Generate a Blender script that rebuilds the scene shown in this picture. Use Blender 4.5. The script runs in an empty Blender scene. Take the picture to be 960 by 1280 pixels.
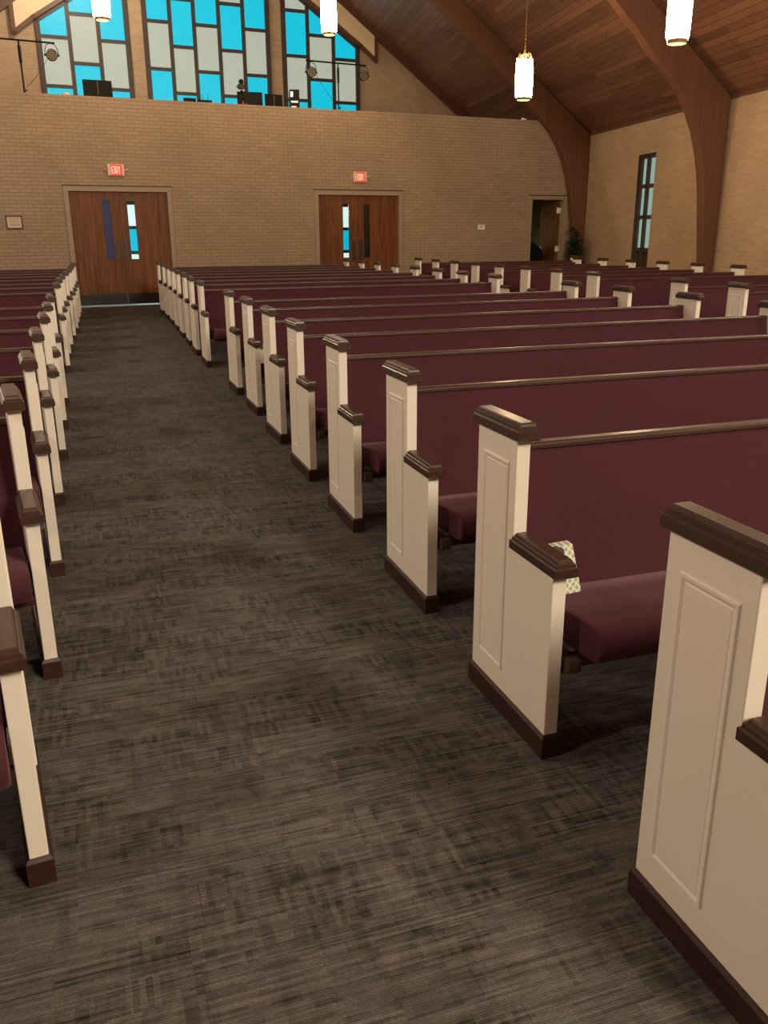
import bpy, math, random
from mathutils import Matrix, Vector
random.seed(7)
K = 0.92                      # survey units -> metres
PI = math.pi
sc = bpy.context.scene
col = sc.collection

# ------------------------------------------------------------------ camera
F, PITCH, YAW, ROLL = 1071.39, 18.0845, 18.6865, -0.3286
pi_, ya_, ro_ = map(math.radians, (PITCH, YAW, ROLL))
fw = Vector((math.sin(ya_)*math.cos(pi_), math.cos(ya_)*math.cos(pi_), -math.sin(pi_)))
rt = Vector((math.cos(ya_), -math.sin(ya_), 0)); up = rt.cross(fw)
r2 = rt*math.cos(ro_)+up*math.sin(ro_); u2 = -rt*math.sin(ro_)+up*math.cos(ro_)
cd = bpy.data.cameras.new('camera'); cam = bpy.data.objects.new('camera', cd); col.objects.link(cam)
m = Matrix.Identity(4)
for i in range(3):
    m[i][0] = r2[i]; m[i][1] = u2[i]; m[i][2] = -fw[i]
m[2][3] = 1.5*K
cam.matrix_world = m
cd.sensor_fit = 'VERTICAL'; cd.sensor_height = 36; cd.lens = F/1280*36
cd.clip_start = 0.02; cd.clip_end = 200
sc.camera = cam

# ------------------------------------------------------------------ world, light, exposure
wd = bpy.data.worlds.new('world'); sc.world = wd; wd.use_nodes = True
wd.node_tree.nodes['Background'].inputs[0].default_value = (0.55, 0.8, 1, 1)
wd.node_tree.nodes['Background'].inputs[1].default_value = 0.3
sc.view_settings.view_transform = 'Standard'; sc.view_settings.look = 'None'
sc.view_settings.gamma = 1; sc.view_settings.use_curve_mapping = False
EXPO = 1.42
sc.view_settings.exposure = EXPO
EX = 2**-EXPO                # keeps the self-lit panes at their own level
WARM = (1.0, 0.83, 0.63)
LAMP_E = 34.0

def add_light(name, kind, loc, power, color=WARM, size=1.0, target=None, size_y=None):
    d = bpy.data.lights.new(name, kind); d.energy = power; d.color = color
    if kind == 'AREA':
        d.size = size
        if size_y: d.shape = 'RECTANGLE'; d.size_y = size_y
    else: d.shadow_soft_size = size
    o = bpy.data.objects.new(name, d); col.objects.link(o); o.location = Vector(loc)*K
    if target:
        o.rotation_euler = (Vector(target)*K-o.location).to_track_quat('-Z', 'Y').to_euler()
    return o
# chancel lights behind the camera, and the rest of the hanging lanterns of the nave out of frame
add_light('chancel_light', 'AREA', (4.5, -5.5, 6.4), 420, size=2.4, target=(4.0, 9, 0.5))
for p in ((7.27, 5.8, 4.0, 75), (7.15, 1.4, 4.0, 75), (-3.0, 14.4, 4.0, 75), (-3.1, 10.0, 4.0, 85), (-3.3, 5.6, 4.0, 90), (-3.4, 1.2, 4.0, 90)):
    add_light('nave_light', 'POINT', p[:3], p[3], size=0.18)

# ------------------------------------------------------------------ surveyed frames
TW, TRW = 0.100145, 0.144
D = 19.865
bu = Vector((math.cos(TW), math.sin(TW), 0)); bn = Vector((-math.sin(TW), math.cos(TW), 0))
ru = Vector((math.sin(TRW), math.cos(TRW), 0)); rn = Vector((math.cos(TRW), -math.sin(TRW), 0))
B0 = Vector((0, D, 0)); R0 = Vector((11.878, 15, 0))
ZE, SLOPE, G, HP = 3.872, 0.695, 6.392, 4.14
def LB(s, g, z): return B0+bu*s+bn*g+Vector((0, 0, z))
def LR(s, g, z): return R0+ru*s+rn*g+Vector((0, 0, z))

for s_g in (1.2, 8.1):        # gallery lamps above the frame
    add_light('gallery_light', 'POINT', LB(s_g, 3.4, 8.3), 125, size=0.2)
# ------------------------------------------------------------------ materials
def newmat(name):
    mt = bpy.data.materials.new(name); mt.use_nodes = True
    nt = mt.node_tree; b = nt.nodes['Principled BSDF']
    return mt, nt, b
def N(nt, t, **kw):
    n = nt.nodes.new(t)
    for k, v in kw.items():
        if k.startswith('i_'):
            key = k[2:]
            key = int(key) if key.isdigit() else key.replace('_', ' ')
            n.inputs[key].default_value = v
        else: setattr(n, k, v)
    return n
def L(nt, a, b): nt.links.new(a, b)
def coords(nt, kind='Object', scale=(1, 1, 1)):
    tc = N(nt, 'ShaderNodeTexCoord'); mp = N(nt, 'ShaderNodeMapping'); mp.inputs['Scale'].default_value = scale
    L(nt, tc.outputs[kind], mp.inputs[0]); return mp.outputs[0]
def mixc(nt, fac, a, b, mode='MIX'):
    n = N(nt, 'ShaderNodeMix', data_type='RGBA', blend_type=mode)
    for sock, v in ((n.inputs[0], fac), (n.inputs[6], a), (n.inputs[7], b)):
        if hasattr(v, 'links'): L(nt, v, sock)
        else: sock.default_value = v if not isinstance(v, tuple) else (*v, 1)[:4]
    return n.outputs[2]
def bump(nt, b, h, strength, dist=0.01):
    n = N(nt, 'ShaderNodeBump', i_Strength=strength, i_Distance=dist)
    L(nt, h, n.inputs['Height']); L(nt, n.outputs[0], b.inputs['Normal'])
def plain(name, c, rough=0.5, metal=0.0, var=0.12, nscale=8, spec=0.5):
    mt, nt, b = newmat(name)
    no = N(nt, 'ShaderNodeTexNoise', i_Scale=nscale, i_Detail=4.0); L(nt, coords(nt), no.inputs[0])
    d = tuple(x*(1-var) for x in c); e = tuple(min(1, x*(1+var)) for x in c)
    L(nt, mixc(nt, no.outputs[0], d, e), b.inputs['Base Color'])
    b.inputs['Roughness'].default_value = rough; b.inputs['Metallic'].default_value = metal
    b.inputs['Specular IOR Level'].default_value = spec
    return mt
def emis(name, c, s, var=0.0, nscale=10):
    mt, nt, b = newmat(name)
    b.inputs['Base Color'].default_value = (*[x*0.3 for x in c], 1)
    b.inputs['Emission Strength'].default_value = s*EX if s < 5 else s
    if var:
        no = N(nt, 'ShaderNodeTexNoise', i_Scale=nscale, i_Detail=6.0, i_Roughness=0.8); L(nt, coords(nt), no.inputs[0])
        rp = N(nt, 'ShaderNodeValToRGB'); rp.color_ramp.elements[0].position = 0.3; rp.color_ramp.elements[1].position = 0.72
        L(nt, no.outputs[0], rp.inputs[0])
        L(nt, mixc(nt, rp.outputs[0], tuple(x*(1-var) for x in c), tuple(x*(1+var*0.7) for x in c)), b.inputs['Emission Color'])
    else: b.inputs['Emission Color'].default_value = (*c, 1)
    return mt
def brickmat(name, c1, c2, mortar, rh=0.066, bw=0.205):
    mt, nt, b = newmat(name)
    uv = coords(nt, 'UV')
    br = N(nt, 'ShaderNodeTexBrick', i_Scale=1.0); br.inputs['Brick Width'].default_value = bw; br.inputs['Row Height'].default_value = rh
    br.inputs['Mortar Size'].default_value = 0.006; br.inputs['Mortar Smooth'].default_value = 0.3; br.inputs['Bias'].default_value = 0.0
    br.inputs['Color1'].default_value = (*c1, 1); br.inputs['Color2'].default_value = (*c2, 1); br.inputs['Mortar'].default_value = (*mortar, 1)
    L(nt, uv, br.inputs[0])
    no = N(nt, 'ShaderNodeTexNoise', i_Scale=1.2, i_Detail=5.0); L(nt, uv, no.inputs[0])
    c = mixc(nt, no.outputs[0], (0.8, 0.8, 0.8), (1.18, 1.16, 1.12))
    L(nt, mixc(nt, 1.0, br.outputs[0], c, 'MULTIPLY'), b.inputs['Base Color'])
    b.inputs['Roughness'].default_value = 0.85; b.inputs['Specular IOR Level'].default_value = 0.2
    inv = N(nt, 'ShaderNodeMath', operation='SUBTRACT'); inv.inputs[0].default_value = 1; L(nt, br.outputs[1], inv.inputs[1])
    bump(nt, b, inv.outputs[0], 0.5, 0.008)
    return mt
M = {}
M['brick'] = brickmat('painted_brick', (0.365, 0.275, 0.192), (0.325, 0.244, 0.168), (0.24, 0.178, 0.122))
M['brick_side'] = brickmat('side_brick', (0.49, 0.355, 0.235), (0.43, 0.312, 0.203), (0.52, 0.39, 0.265))
M['white'] = plain('white_paint', (0.80, 0.75, 0.65), 0.45, var=0.03, nscale=3)
M['fabric'] = None
def woodmat(name, c1, c2, rough, axis='Z', scale=1.0, spec=0.5, coat=0.0):
    mt, nt, b = newmat(name)
    s = {'X': (0.6, 9, 9), 'Y': (9, 0.6, 9), 'Z': (9, 9, 0.6)}[axis]
    co = coords(nt, 'Object', tuple(x*scale for x in s))
    no = N(nt, 'ShaderNodeTexNoise', i_Scale=2.0, i_Detail=8.0, i_Roughness=0.65, i_Distortion=0.6); L(nt, co, no.inputs[0])
    rp = N(nt, 'ShaderNodeValToRGB'); rp.color_ramp.elements[0].position = 0.3; rp.color_ramp.elements[1].position = 0.7
    rp.color_ramp.elements[0].color = (*c1, 1); rp.color_ramp.elements[1].color = (*c2, 1)
    L(nt, no.outputs[0], rp.inputs[0]); L(nt, rp.outputs[0], b.inputs['Base Color'])
    b.inputs['Roughness'].default_value = rough; b.inputs['Specular IOR Level'].default_value = spec
    b.inputs['Coat Weight'].default_value = coat; b.inputs['Coat Roughness'].default_value = 0.2
    return mt
M['cap'] = woodmat('dark_walnut_cap', (0.030, 0.014, 0.008), (0.055, 0.027, 0.014), 0.42, 'Y', 2, coat=0.15)
M['rail'] = woodmat('dark_walnut_rail', (0.035, 0.017, 0.010), (0.075, 0.038, 0.020), 0.45, 'X', 1.5, coat=0.15)
M['plinth'] = woodmat('plinth_wood', (0.028, 0.010, 0.007), (0.045, 0.018, 0.011), 0.45, 'Y', 2)
M['door'] = woodmat('door_veneer', (0.080, 0.023, 0.006), (0.215, 0.078, 0.021), 0.45, 'Z', 0.9, spec=0.25)
M['arch'] = woodmat('arch_timber', (0.11, 0.046, 0.025), (0.16, 0.070, 0.038), 0.5, 'Z', 0.7)
M['bracket'] = plain('plywood', (0.07, 0.042, 0.024), 0.6)
M['dark'] = plain('dark_void', (0.012, 0.012, 0.012), 0.8)
M['black'] = plain('black_plastic', (0.007, 0.0065, 0.006), 0.6, var=0.3, spec=0.2)
M['blackm'] = plain('black_metal', (0.006, 0.006, 0.006), 0.5, spec=0.3)
M['frame'] = plain('tan_frame_paint', (0.31, 0.235, 0.155), 0.55, var=0.04)
M['kick'] = plain('black_kickplate', (0.016, 0.012, 0.010), 0.35)
M['push'] = plain('bronze_plate', (0.06, 0.042, 0.03), 0.4, metal=0.5)
M['mull'] = plain('mullion_brown', (0.055, 0.036, 0.027), 0.5)
M['cyan'] = emis('cyan_glass', (0.0, 0.50, 0.68), 1.0, 0.18, 14)
M['grey'] = emis('grey_glass', (0.40, 0.44, 0.36), 0.95, 0.12, 14)
M['side_glass'] = emis('side_glass', (0.23, 0.36, 0.31), 1.0, 0.15, 8)
M['whiteglass'] = emis('white_glass', (0.75, 0.95, 0.88), 1.0, 0.1, 10)
M['cream'] = plain('cream_board', (0.84, 0.66, 0.42), 0.7, var=0.03, nscale=1)
M['brown'] = plain('brown_trim', (0.13, 0.058, 0.030), 0.5)
M['lamp'] = emis('lamp_glass', (1.0, 0.70, 0.40), LAMP_E)
M['lampb'] = emis('lamp_diffuser', (1.0, 0.78, 0.42), 1.6)
M['brass'] = plain('aged_brass', (0.55, 0.36, 0.16), 0.3, metal=0.9)
M['plaster'] = plain('grey_plaster', (0.30, 0.27, 0.20), 0.8)
M['steel'] = plain('hinge_steel', (0.6, 0.57, 0.52), 0.35, metal=0.6)
M['red'] = emis('exit_red', (0.95, 0.045, 0.05), 0.85)
M['exitlit'] = emis('exit_letter', (1.0, 0.55, 0.30), 1.1)
M['ivory'] = plain('ivory_plastic', (0.70, 0.55, 0.42), 0.5, var=0.03)
M['paper'] = plain('cream_paper', (0.62, 0.48, 0.36), 0.8, var=0.04)
M['ink'] = plain('grey_ink', (0.36, 0.26, 0.19), 0.8)
M['leaf'] = plain('dark_leaf', (0.022, 0.05, 0.014), 0.6, var=0.4, nscale=12)
M['pot'] = plain('brown_pot', (0.06, 0.03, 0.02), 0.6)
M['orange'] = plain('orange_cable', (0.55, 0.16, 0.06), 0.5)
M['blueglass'] = emis('navy_glass', (0.006, 0.010, 0.05), 0.8, 0.2, 3)
M['tile'] = plain('pale_tile', (0.5, 0.55, 0.55), 0.3)
M['darkglass'] = plain('dark_glass', (0.01, 0.012, 0.012), 0.15)
M['white_plain'] = plain('white_plastic', (0.8, 0.78, 0.72), 0.5, var=0.02)
# clear pane of a door light
mt, nt, b = newmat('clear_glass'); b.inputs['Transmission Weight'].default_value = 1; b.inputs['Roughness'].default_value = 0.0
b.inputs['IOR'].default_value = 1.02; b.inputs['Base Color'].default_value = (0.9, 0.95, 0.95, 1); M['clear'] = mt
# maroon fabric
mt, nt, b = newmat('maroon_fabric')
co = coords(nt)
no = N(nt, 'ShaderNodeTexNoise', i_Scale=260.0, i_Detail=3.0); L(nt, co, no.inputs[0])
n2 = N(nt, 'ShaderNodeTexNoise', i_Scale=3.0, i_Detail=3.0); L(nt, co, n2.inputs[0])
c = mixc(nt, no.outputs[0], (0.034, 0.0095, 0.0135), (0.105, 0.033, 0.044))
L(nt, mixc(nt, n2.outputs[0], c, (0.062, 0.0185, 0.026)), b.inputs['Base Color'])
b.inputs['Roughness'].default_value = 0.95; b.inputs['Sheen Weight'].default_value = 0.16; b.inputs['Sheen Tint'].default_value = (0.8, 0.45, 0.5, 1)
b.inputs['Specular IOR Level'].default_value = 0.15
bump(nt, b, no.outputs[0], 0.3, 0.002); M['fabric'] = mt
# carpet
mt, nt, b = newmat('striated_carpet')
tc = N(nt, 'ShaderNodeTexCoord')
def mapped(sx, sy, sz=1, off=0):
    mp = N(nt, 'ShaderNodeMapping'); mp.inputs['Scale'].default_value = (sx, sy, sz); mp.inputs['Location'].default_value = (off, off, 0)
    L(nt, tc.outputs['Object'], mp.inputs[0]); return mp.outputs[0]
def noise(v, scale, det=2.0, rough=0.5):
    n = N(nt, 'ShaderNodeTexNoise', i_Scale=scale, i_Detail=det, i_Roughness=rough); L(nt, v, n.inputs[0]); return n.outputs[0]
def math2(op, a, bb, clamp=False):
    n = N(nt, 'ShaderNodeMath', operation=op); n.use_clamp = clamp
    for i, v in enumerate((a, bb)):
        if hasattr(v, 'links'): L(nt, v, n.inputs[i])
        else: n.inputs[i].default_value = v
    return n.outputs[0]
def ramp(v, a, bb):
    n = N(nt, 'ShaderNodeMapRange'); n.inputs[1].default_value = a; n.inputs[2].default_value = bb; L(nt, v, n.inputs[0]); return n.outputs[0]
hs = ramp(noise(mapped(3.4, 150), 1.0, 2), 0.36, 0.64)          # long streaks across the aisle
hb = ramp(noise(mapped(5.0, 52, 1, 3.1), 1.0, 1), 0.38, 0.62)    # short bars
vs = ramp(noise(mapped(30, 4.6, 1, 7.7), 1.0, 2), 0.52, 0.66)   # short strokes along the aisle
msk = ramp(noise(mapped(3.0, 3.0, 1, 11), 1.0, 1), 0.44, 0.56)
def cells(w, h, off, freq=2):
    mp = N(nt, 'ShaderNodeMapping'); mp.inputs['Location'].default_value = (off, off*0.7, 0); L(nt, tc.outputs['Object'], mp.inputs[0])
    n = N(nt, 'ShaderNodeTexBrick', i_Scale=1.0); n.offset = 0.37; n.offset_frequency = freq
    for k_, v_ in (('Brick Width', w), ('Row Height', h), ('Mortar Size', 0.0), ('Bias', 0.0)): n.inputs[k_].default_value = v_
    n.inputs['Color1'].default_value = (0, 0, 0, 1); n.inputs['Color2'].default_value = (1, 1, 1, 1); L(nt, mp.outputs[0], n.inputs[0])
    return n.outputs[0]
ca, ca2, cb, c3 = cells(0.115, 0.0065, 1.3, 3), cells(0.26, 0.0045, 2.7, 2), cells(0.047, 0.026, 4.1, 2), cells(0.27, 0.13, 7.9, 2)
cv = cells(0.013, 0.075, 5.3, 1)
v1 = math2('ADD', math2('MULTIPLY', hs, 0.14), math2('MULTIPLY', ca2, 0.22))
v1 = math2('ADD', v1, math2('MULTIPLY', ca, 0.26)); v1 = math2('ADD', v1, math2('MULTIPLY', cb, 0.17)); v1 = math2('ADD', v1, math2('MULTIPLY', c3, 0.10))
vm = ramp(c3, 0.35, 0.65)
v2 = math2('SUBTRACT', v1, math2('MULTIPLY', math2('MULTIPLY', cv, vm), 0.24), True)
v2 = math2('SUBTRACT', v2, math2('MULTIPLY', math2('MULTIPLY', vs, msk), 0.10), True)
rib = N(nt, 'ShaderNodeTexWave', wave_type='BANDS', bands_direction='Y', i_Scale=58.0, i_Distortion=0.6); L(nt, tc.outputs['Object'], rib.inputs[0])
fine = noise(mapped(140, 190), 1.0, 3, 0.75)
v3 = math2('MULTIPLY', v2, math2('ADD', math2('MULTIPLY', rib.outputs[1], 0.45), 0.74))
v4 = math2('MULTIPLY', v3, math2('ADD', math2('MULTIPLY', fine, 2.0), 0.1), True)
big = noise(mapped(0.6, 0.6), 1.0, 3)
cc = mixc(nt, v4, (0.020, 0.0193, 0.0185), (0.190, 0.173, 0.154))
cc = mixc(nt, 1.0, cc, mixc(nt, big, (0.85, 0.86, 0.9), (1.15, 1.12, 1.06)), 'MULTIPLY')
L(nt, cc, b.inputs['Base Color']); b.inputs['Roughness'].default_value = 0.95; b.inputs['Specular IOR Level'].default_value = 0.1
bump(nt, b, v4, 0.4, 0.004); M['carpet'] = mt
# ceiling planks
mt, nt, b = newmat('ceiling_planks')
uv = coords(nt, 'UV')
br = N(nt, 'ShaderNodeTexBrick', i_Scale=1.0); br.inputs['Brick Width'].default_value = 3.1; br.inputs['Row Height'].default_value = 0.135
br.inputs['Mortar Size'].default_value = 0.006; br.inputs['Mortar Smooth'].default_value = 0.4
br.inputs['Color1'].default_value = (0.145, 0.070, 0.043, 1); br.inputs['Color2'].default_value = (0.265, 0.132, 0.083, 1); br.inputs['Mortar'].default_value = (0.05, 0.02, 0.01, 1)
L(nt, uv, br.inputs[0])
mp = N(nt, 'ShaderNodeMapping'); mp.inputs['Scale'].default_value = (1.0, 14, 1); L(nt, uv, mp.inputs[0])
gr = N(nt, 'ShaderNodeTexNoise', i_Scale=1.6, i_Detail=6.0, i_Roughness=0.7); L(nt, mp.outputs[0], gr.inputs[0])
kn = N(nt, 'ShaderNodeTexVoronoi', i_Scale=1.9); L(nt, uv, kn.inputs[0])
kr = N(nt, 'ShaderNodeMapRange'); kr.inputs[1].default_value = 0.03; kr.inputs[2].default_value = 0.07; kr.inputs[3].default_value = 0.45; kr.inputs[4].default_value = 1.0; L(nt, kn.outputs[0], kr.inputs[0])
c = mixc(nt, 1.0, br.outputs[0], mixc(nt, gr.outputs[0], (0.6, 0.6, 0.6), (1.4, 1.36, 1.3)), 'MULTIPLY')
L(nt, mixc(nt, 1.0, c, kr.outputs[0], 'MULTIPLY'), b.inputs['Base Color'])
b.inputs['Roughness'].default_value = 0.45; M['planks'] = mt
# patterned tissue box
mt, nt, b = newmat('lattice_print')
mp = N(nt, 'ShaderNodeMapping'); mp.inputs['Rotation'].default_value = (0, 0.785, 0); mp.inputs['Scale'].default_value = (1, 1, 1)
tc = N(nt, 'ShaderNodeTexCoord'); L(nt, tc.outputs['Object'], mp.inputs[0])
sx = N(nt, 'ShaderNodeSeparateXYZ'); L(nt, mp.outputs[0], sx.inputs[0])
def frac(o):
    a = N(nt, 'ShaderNodeMath', operation='MULTIPLY'); a.inputs[1].default_value = 64; L(nt, o, a.inputs[0])
    f = N(nt, 'ShaderNodeMath', operation='FRACT'); L(nt, a.outputs[0], f.inputs[0])
    g_ = N(nt, 'ShaderNodeMath', operation='GREATER_THAN'); g_.inputs[1].default_value = 0.3; L(nt, f.outputs[0], g_.inputs[0]); return g_.outputs[0]
mm = N(nt, 'ShaderNodeMath', operation='MULTIPLY'); L(nt, frac(sx.outputs[0]), mm.inputs[0]); L(nt, frac(sx.outputs[2]), mm.inputs[1])
L(nt, mixc(nt, mm.outputs[0], (0.72, 0.72, 0.58), (0.34, 0.39, 0.28)), b.inputs['Base Color']); b.inputs['Roughness'].default_value = 0.6
M['lattice'] = mt

# ------------------------------------------------------------------ mesh builder
class MB:
    def __init__(s): s.v = []; s.f = []; s.mi = []; s.uv = []; s.cur = 0; s.sm = []; s.smooth = False
    def add(s, vs, fs, uvs=None):
        n = len(s.v); s.v += [tuple(p) for p in vs]
        for i, f in enumerate(fs):
            s.f.append(tuple(n+j for j in f)); s.mi.append(s.cur); s.sm.append(s.smooth); s.uv.append(uvs[i] if uvs else None)
        return s
    def box(s, x0, x1, y0, y1, z0, z1):
        v = [(x, y, z) for z in (z0, z1) for y in (y0, y1) for x in (x0, x1)]
        return s.add(v, [(0, 2, 3, 1), (4, 5, 7, 6), (0, 1, 5, 4), (2, 6, 7, 3), (0, 4, 6, 2), (1, 3, 7, 5)])
    def quad(s, a, b, c, d, uv=None): return s.add([a, b, c, d], [(0, 1, 2, 3)], [uv] if uv else None)
    def prism(s, pts, axis, a, b):
        """polygon pts in the two other axes extruded along axis from a to b"""
        def mk(p, t):
            return {'x': (t, p[0], p[1]), 'y': (p[0], t, p[1]), 'z': (p[0], p[1], t)}[axis]
        n = len(pts); v = [mk(p, a) for p in pts]+[mk(p, b) for p in pts]
        fs = [tuple(range(n-1, -1, -1)), tuple(range(n, 2*n))]+[(i, (i+1) % n, n+(i+1) % n, n+i) for i in range(n)]
        return s.add(v, fs)
    def loft(s, x0, x1, y0, y1, layers, ch=0.25):
        """stack of chamfered rectangles: layers (z, overhang)"""
        rings = []
        for z, o in layers:
            a, b, c, d = x0-o, x1+o, y0-o, y1+o; k = min(b-a, d-c)*ch if ch < 1 else ch
            k = min(ch, k)
            rings.append([(a+k, c, z), (b-k, c, z), (b, c+k, z), (b, d-k, z), (b-k, d, z), (a+k, d, z), (a, d-k, z), (a, c+k, z)])
        v = [p for r in rings for p in r]; fs = [tuple(range(7, -1, -1)), tuple(range(8*(len(rings)-1), 8*len(rings)))]
        for i in range(len(rings)-1):
            for j in range(8): fs.append((8*i+j, 8*i+(j+1) % 8, 8*i+8+(j+1) % 8, 8*i+8+j))
        return s.add(v, fs)
    def lathe(s, prof, n=16, c=(0, 0, 0), cap=True):
        v = []
        for r, z in prof:
            for i in range(n):
                a = 2*PI*i/n; v.append((c[0]+r*math.cos(a), c[1]+r*math.sin(a), c[2]+z))
        fs = [(n*k+i, n*k+(i+1) % n, n*k+n+(i+1) % n, n*k+n+i) for k in range(len(prof)-1) for i in range(n)]
        if cap: fs += [tuple(range(n-1, -1, -1)), tuple(range(n*(len(prof)-1), n*len(prof)))]
        return s.add(v, fs)
    def tube(s, pts, r, n=8):
        pts = [Vector(p) for p in pts]; v = []
        for i, p in enumerate(pts):
            t = (pts[min(i+1, len(pts)-1)]-pts[max(i-1, 0)]).normalized()
            a = t.orthogonal().normalized() if i == 0 else (a-t*a.dot(t)).normalized()
            b2 = t.cross(a); rr = r[i] if isinstance(r, (list, tuple)) else r
            for k in range(n):
                q = 2*PI*k/n; v.append(tuple(p+a*(rr*math.cos(q))+b2*(rr*math.sin(q))))
        fs = [(n*k+i, n*k+(i+1) % n, n*k+n+(i+1) % n, n*k+n+i) for k in range(len(pts)-1) for i in range(n)]
        fs += [tuple(range(n-1, -1, -1)), tuple(range(n*(len(pts)-1), n*len(pts)))]
        return s.add(v, fs)
    def build(s, name, mats, parent=None, smooth=False, bevel=0, loc=None, rz=None, subd=0):
        me = bpy.data.meshes.new(name)
        me.from_pydata([(x*K, y*K, z*K) for x, y, z in s.v], [], s.f)
        if not isinstance(mats, (list, tuple)): mats = [mats]
        for q in mats: me.materials.append(q)
        for p, mi, sm in zip(me.polygons, s.mi, s.sm): p.material_index = mi; p.use_smooth = smooth or sm
        if any(u for u in s.uv):
            lay = me.uv_layers.new(name='uv')
            for p, u in zip(me.polygons, s.uv):
                if u:
                    for li, c2 in zip(p.loop_indices, u): lay.data[li].uv = (c2[0]*K, c2[1]*K)
        me.update()
        o = bpy.data.objects.new(name, me); col.objects.link(o)
        if parent: o.parent = parent
        if loc is not None: o.location = Vector(loc)*K
        if rz is not None: o.rotation_euler = (0, 0, rz)
        if bevel:
            b_ = o.modifiers.new('bevel', 'BEVEL'); b_.width = bevel*K; b_.segments = 2; b_.limit_method = 'ANGLE'
        if subd:
            b_ = o.modifiers.new('subdivision', 'SUBSURF'); b_.levels = b_.render_levels = subd
        return o
def empty(name, loc, rz=0, label=None, cat=None, group=None, kind=None):
    o = bpy.data.objects.new(name, None); col.objects.link(o); o.location = Vector(loc)*K; o.rotation_euler = (0, 0, rz)
    o.empty_display_size = 0.1
    return tag(o, label, cat, group, kind)
def tag(o, label=None, cat=None, group=None, kind=None):
    for k_, v_ in (('label', label), ('category', cat), ('group', group), ('kind', kind)):
        if v_: o[k_] = v_
    return o
def children(o, idx):
    return idx.get(o.name, [])
def copy_tree(o, parent=None):
    c_ = o.copy(); col.objects.link(c_); c_.parent = parent
    for ch in KIDS.get(o, []): copy_tree(ch, c_)
    return c_
KIDS = {}
def snapshot(root):
    for o in bpy.data.objects:
        if o.parent and o not in KIDS.setdefault(o.parent, []): KIDS[o.parent].append(o)
def S(o): return tag(o, kind='structure')

# ------------------------------------------------------------------ room shell
def wallgrid(mb, x0, x1, z0, z1, holes, depth, y=0.0, sgn=1):
    """front skin in local x-z at y with rectangular holes, reveals going to y+depth"""
    xs = sorted({x0, x1, *[h[0] for h in holes], *[h[1] for h in holes]})
    zs = sorted({z0, z1, *[h[2] for h in holes], *[h[3] for h in holes]})
    for i in range(len(xs)-1):
        for j in range(len(zs)-1):
            a, b_, c_, d_ = xs[i], xs[i+1], zs[j], zs[j+1]
            if any(a >= h[0]-1e-6 and b_ <= h[1]+1e-6 and c_ >= h[2]-1e-6 and d_ <= h[3]+1e-6 for h in holes): continue
            for yy in (y, y+depth):
                mb.quad((a, yy, c_), (b_, yy, c_), (b_, yy, d_), (a, yy, d_), [(a, c_), (b_, c_), (b_, d_), (a, d_)])
    for a, b_, c_, d_ in holes:
        y2 = y+depth
        mb.quad((a, y, c_), (a, y2, c_), (a, y2, d_), (a, y, d_), [(0, c_), (depth, c_), (depth, d_), (0, d_)])
        mb.quad((b_, y, c_), (b_, y2, c_), (b_, y2, d_), (b_, y, d_), [(0, c_), (depth, c_), (depth, d_), (0, d_)])
        mb.quad((a, y, d_), (b_, y, d_), (b_, y2, d_), (a, y2, d_), [(a, 0), (b_, 0), (b_, depth), (a, depth)])
        if c_ > z0: mb.quad((a, y, c_), (b_, y, c_), (b_, y2, c_), (a, y2, c_), [(a, 0), (b_, 0), (b_, depth), (a, depth)])
    mb.quad((x0, y, z1), (x1, y, z1), (x1, y+depth, z1), (x0, y+depth, z1), [(x0, 0), (x1, 0), (x1, depth), (x0, depth)])
SL = -6.7                       # left wall along the back wall line
SR = 12.8345                    # right corner
# floor
fl = MB(); a = [LB(SL-3, 0.2, 0), LB(SR+2, 0.2, 0), Vector((16, -8, 0)), Vector((-12, -8, 0))]
fl.quad(a[3], a[2], a[1], a[0])
fl = S(fl.build('floor', M['carpet']))
D1 = (-0.105, 1.925, 0, 2.345); D2 = (5.355, 7.435, 0, 2.335); D3 = (11.215, 12.235, 0, 2.285)
wb_ = MB(); wallgrid(wb_, SL, SR, 0, HP, [D1, D2, D3], 0.16)
S(wb_.build('wall_back', M['brick'], loc=B0, rz=TW))
# gallery slab and narthex
g_ = MB(); g_.quad((SL, 0.16, 3.15), (SR+1.5, 0.16, 3.15), (SR+1.5, G, 3.15), (SL, G, 3.15)); g_.quad((SL, 0.16, 3.0), (SL, G, 3.0), (SR+1.5, G, 3.0), (SR+1.5, 0.16, 3.0))
S(g_.build('ceiling', M['plaster'], loc=B0, rz=TW)).name = 'ceiling_narthex'
g_ = MB(); g_.quad((SL, 0.16, 0.0), (11.0, 0.16, 0.0), (11.0, G, 0.0), (SL, G, 0.0)); S(g_.build('floor_narthex', M['tile'], loc=B0, rz=TW))
# gable (window) wall
zr = ZE+SLOPE*(14.48-4.65)
wr = MB(); s0, s1 = 4.65*2-14.48, 14.48
for (p, q) in (((s0, ZE), (4.65, zr)), ((4.65, zr), (s1, ZE))):
    wr.quad((p[0], 0, 0), (q[0], 0, 0), (q[0], 0, q[1]), (p[0], 0, p[1]), [(p[0], 0), (q[0], 0), (q[0], q[1]), (p[0], p[1])])
S(wr.build('wall_gallery', M['brick_side'], loc=LB(0, G, 0), rz=TW))
# right wall (local x along the wall, y into the nave)
RZ = PI/2-TRW
RW = (2.335, 3.165, 0.35, 3.14)
w_ = MB(); wallgrid(w_, -22, 14, 0, ZE, [RW], -0.22)
S(w_.build('wall_right', M['brick_side'], loc=R0, rz=RZ))
# left wall
LW0 = LB(4.65*2-14.48, G, 0)
w_ = MB(); wallgrid(w_, -37, 1, 0, ZE, [], 0.2)
S(w_.build('wall_left', M['brick_side'], loc=LW0, rz=RZ))
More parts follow.
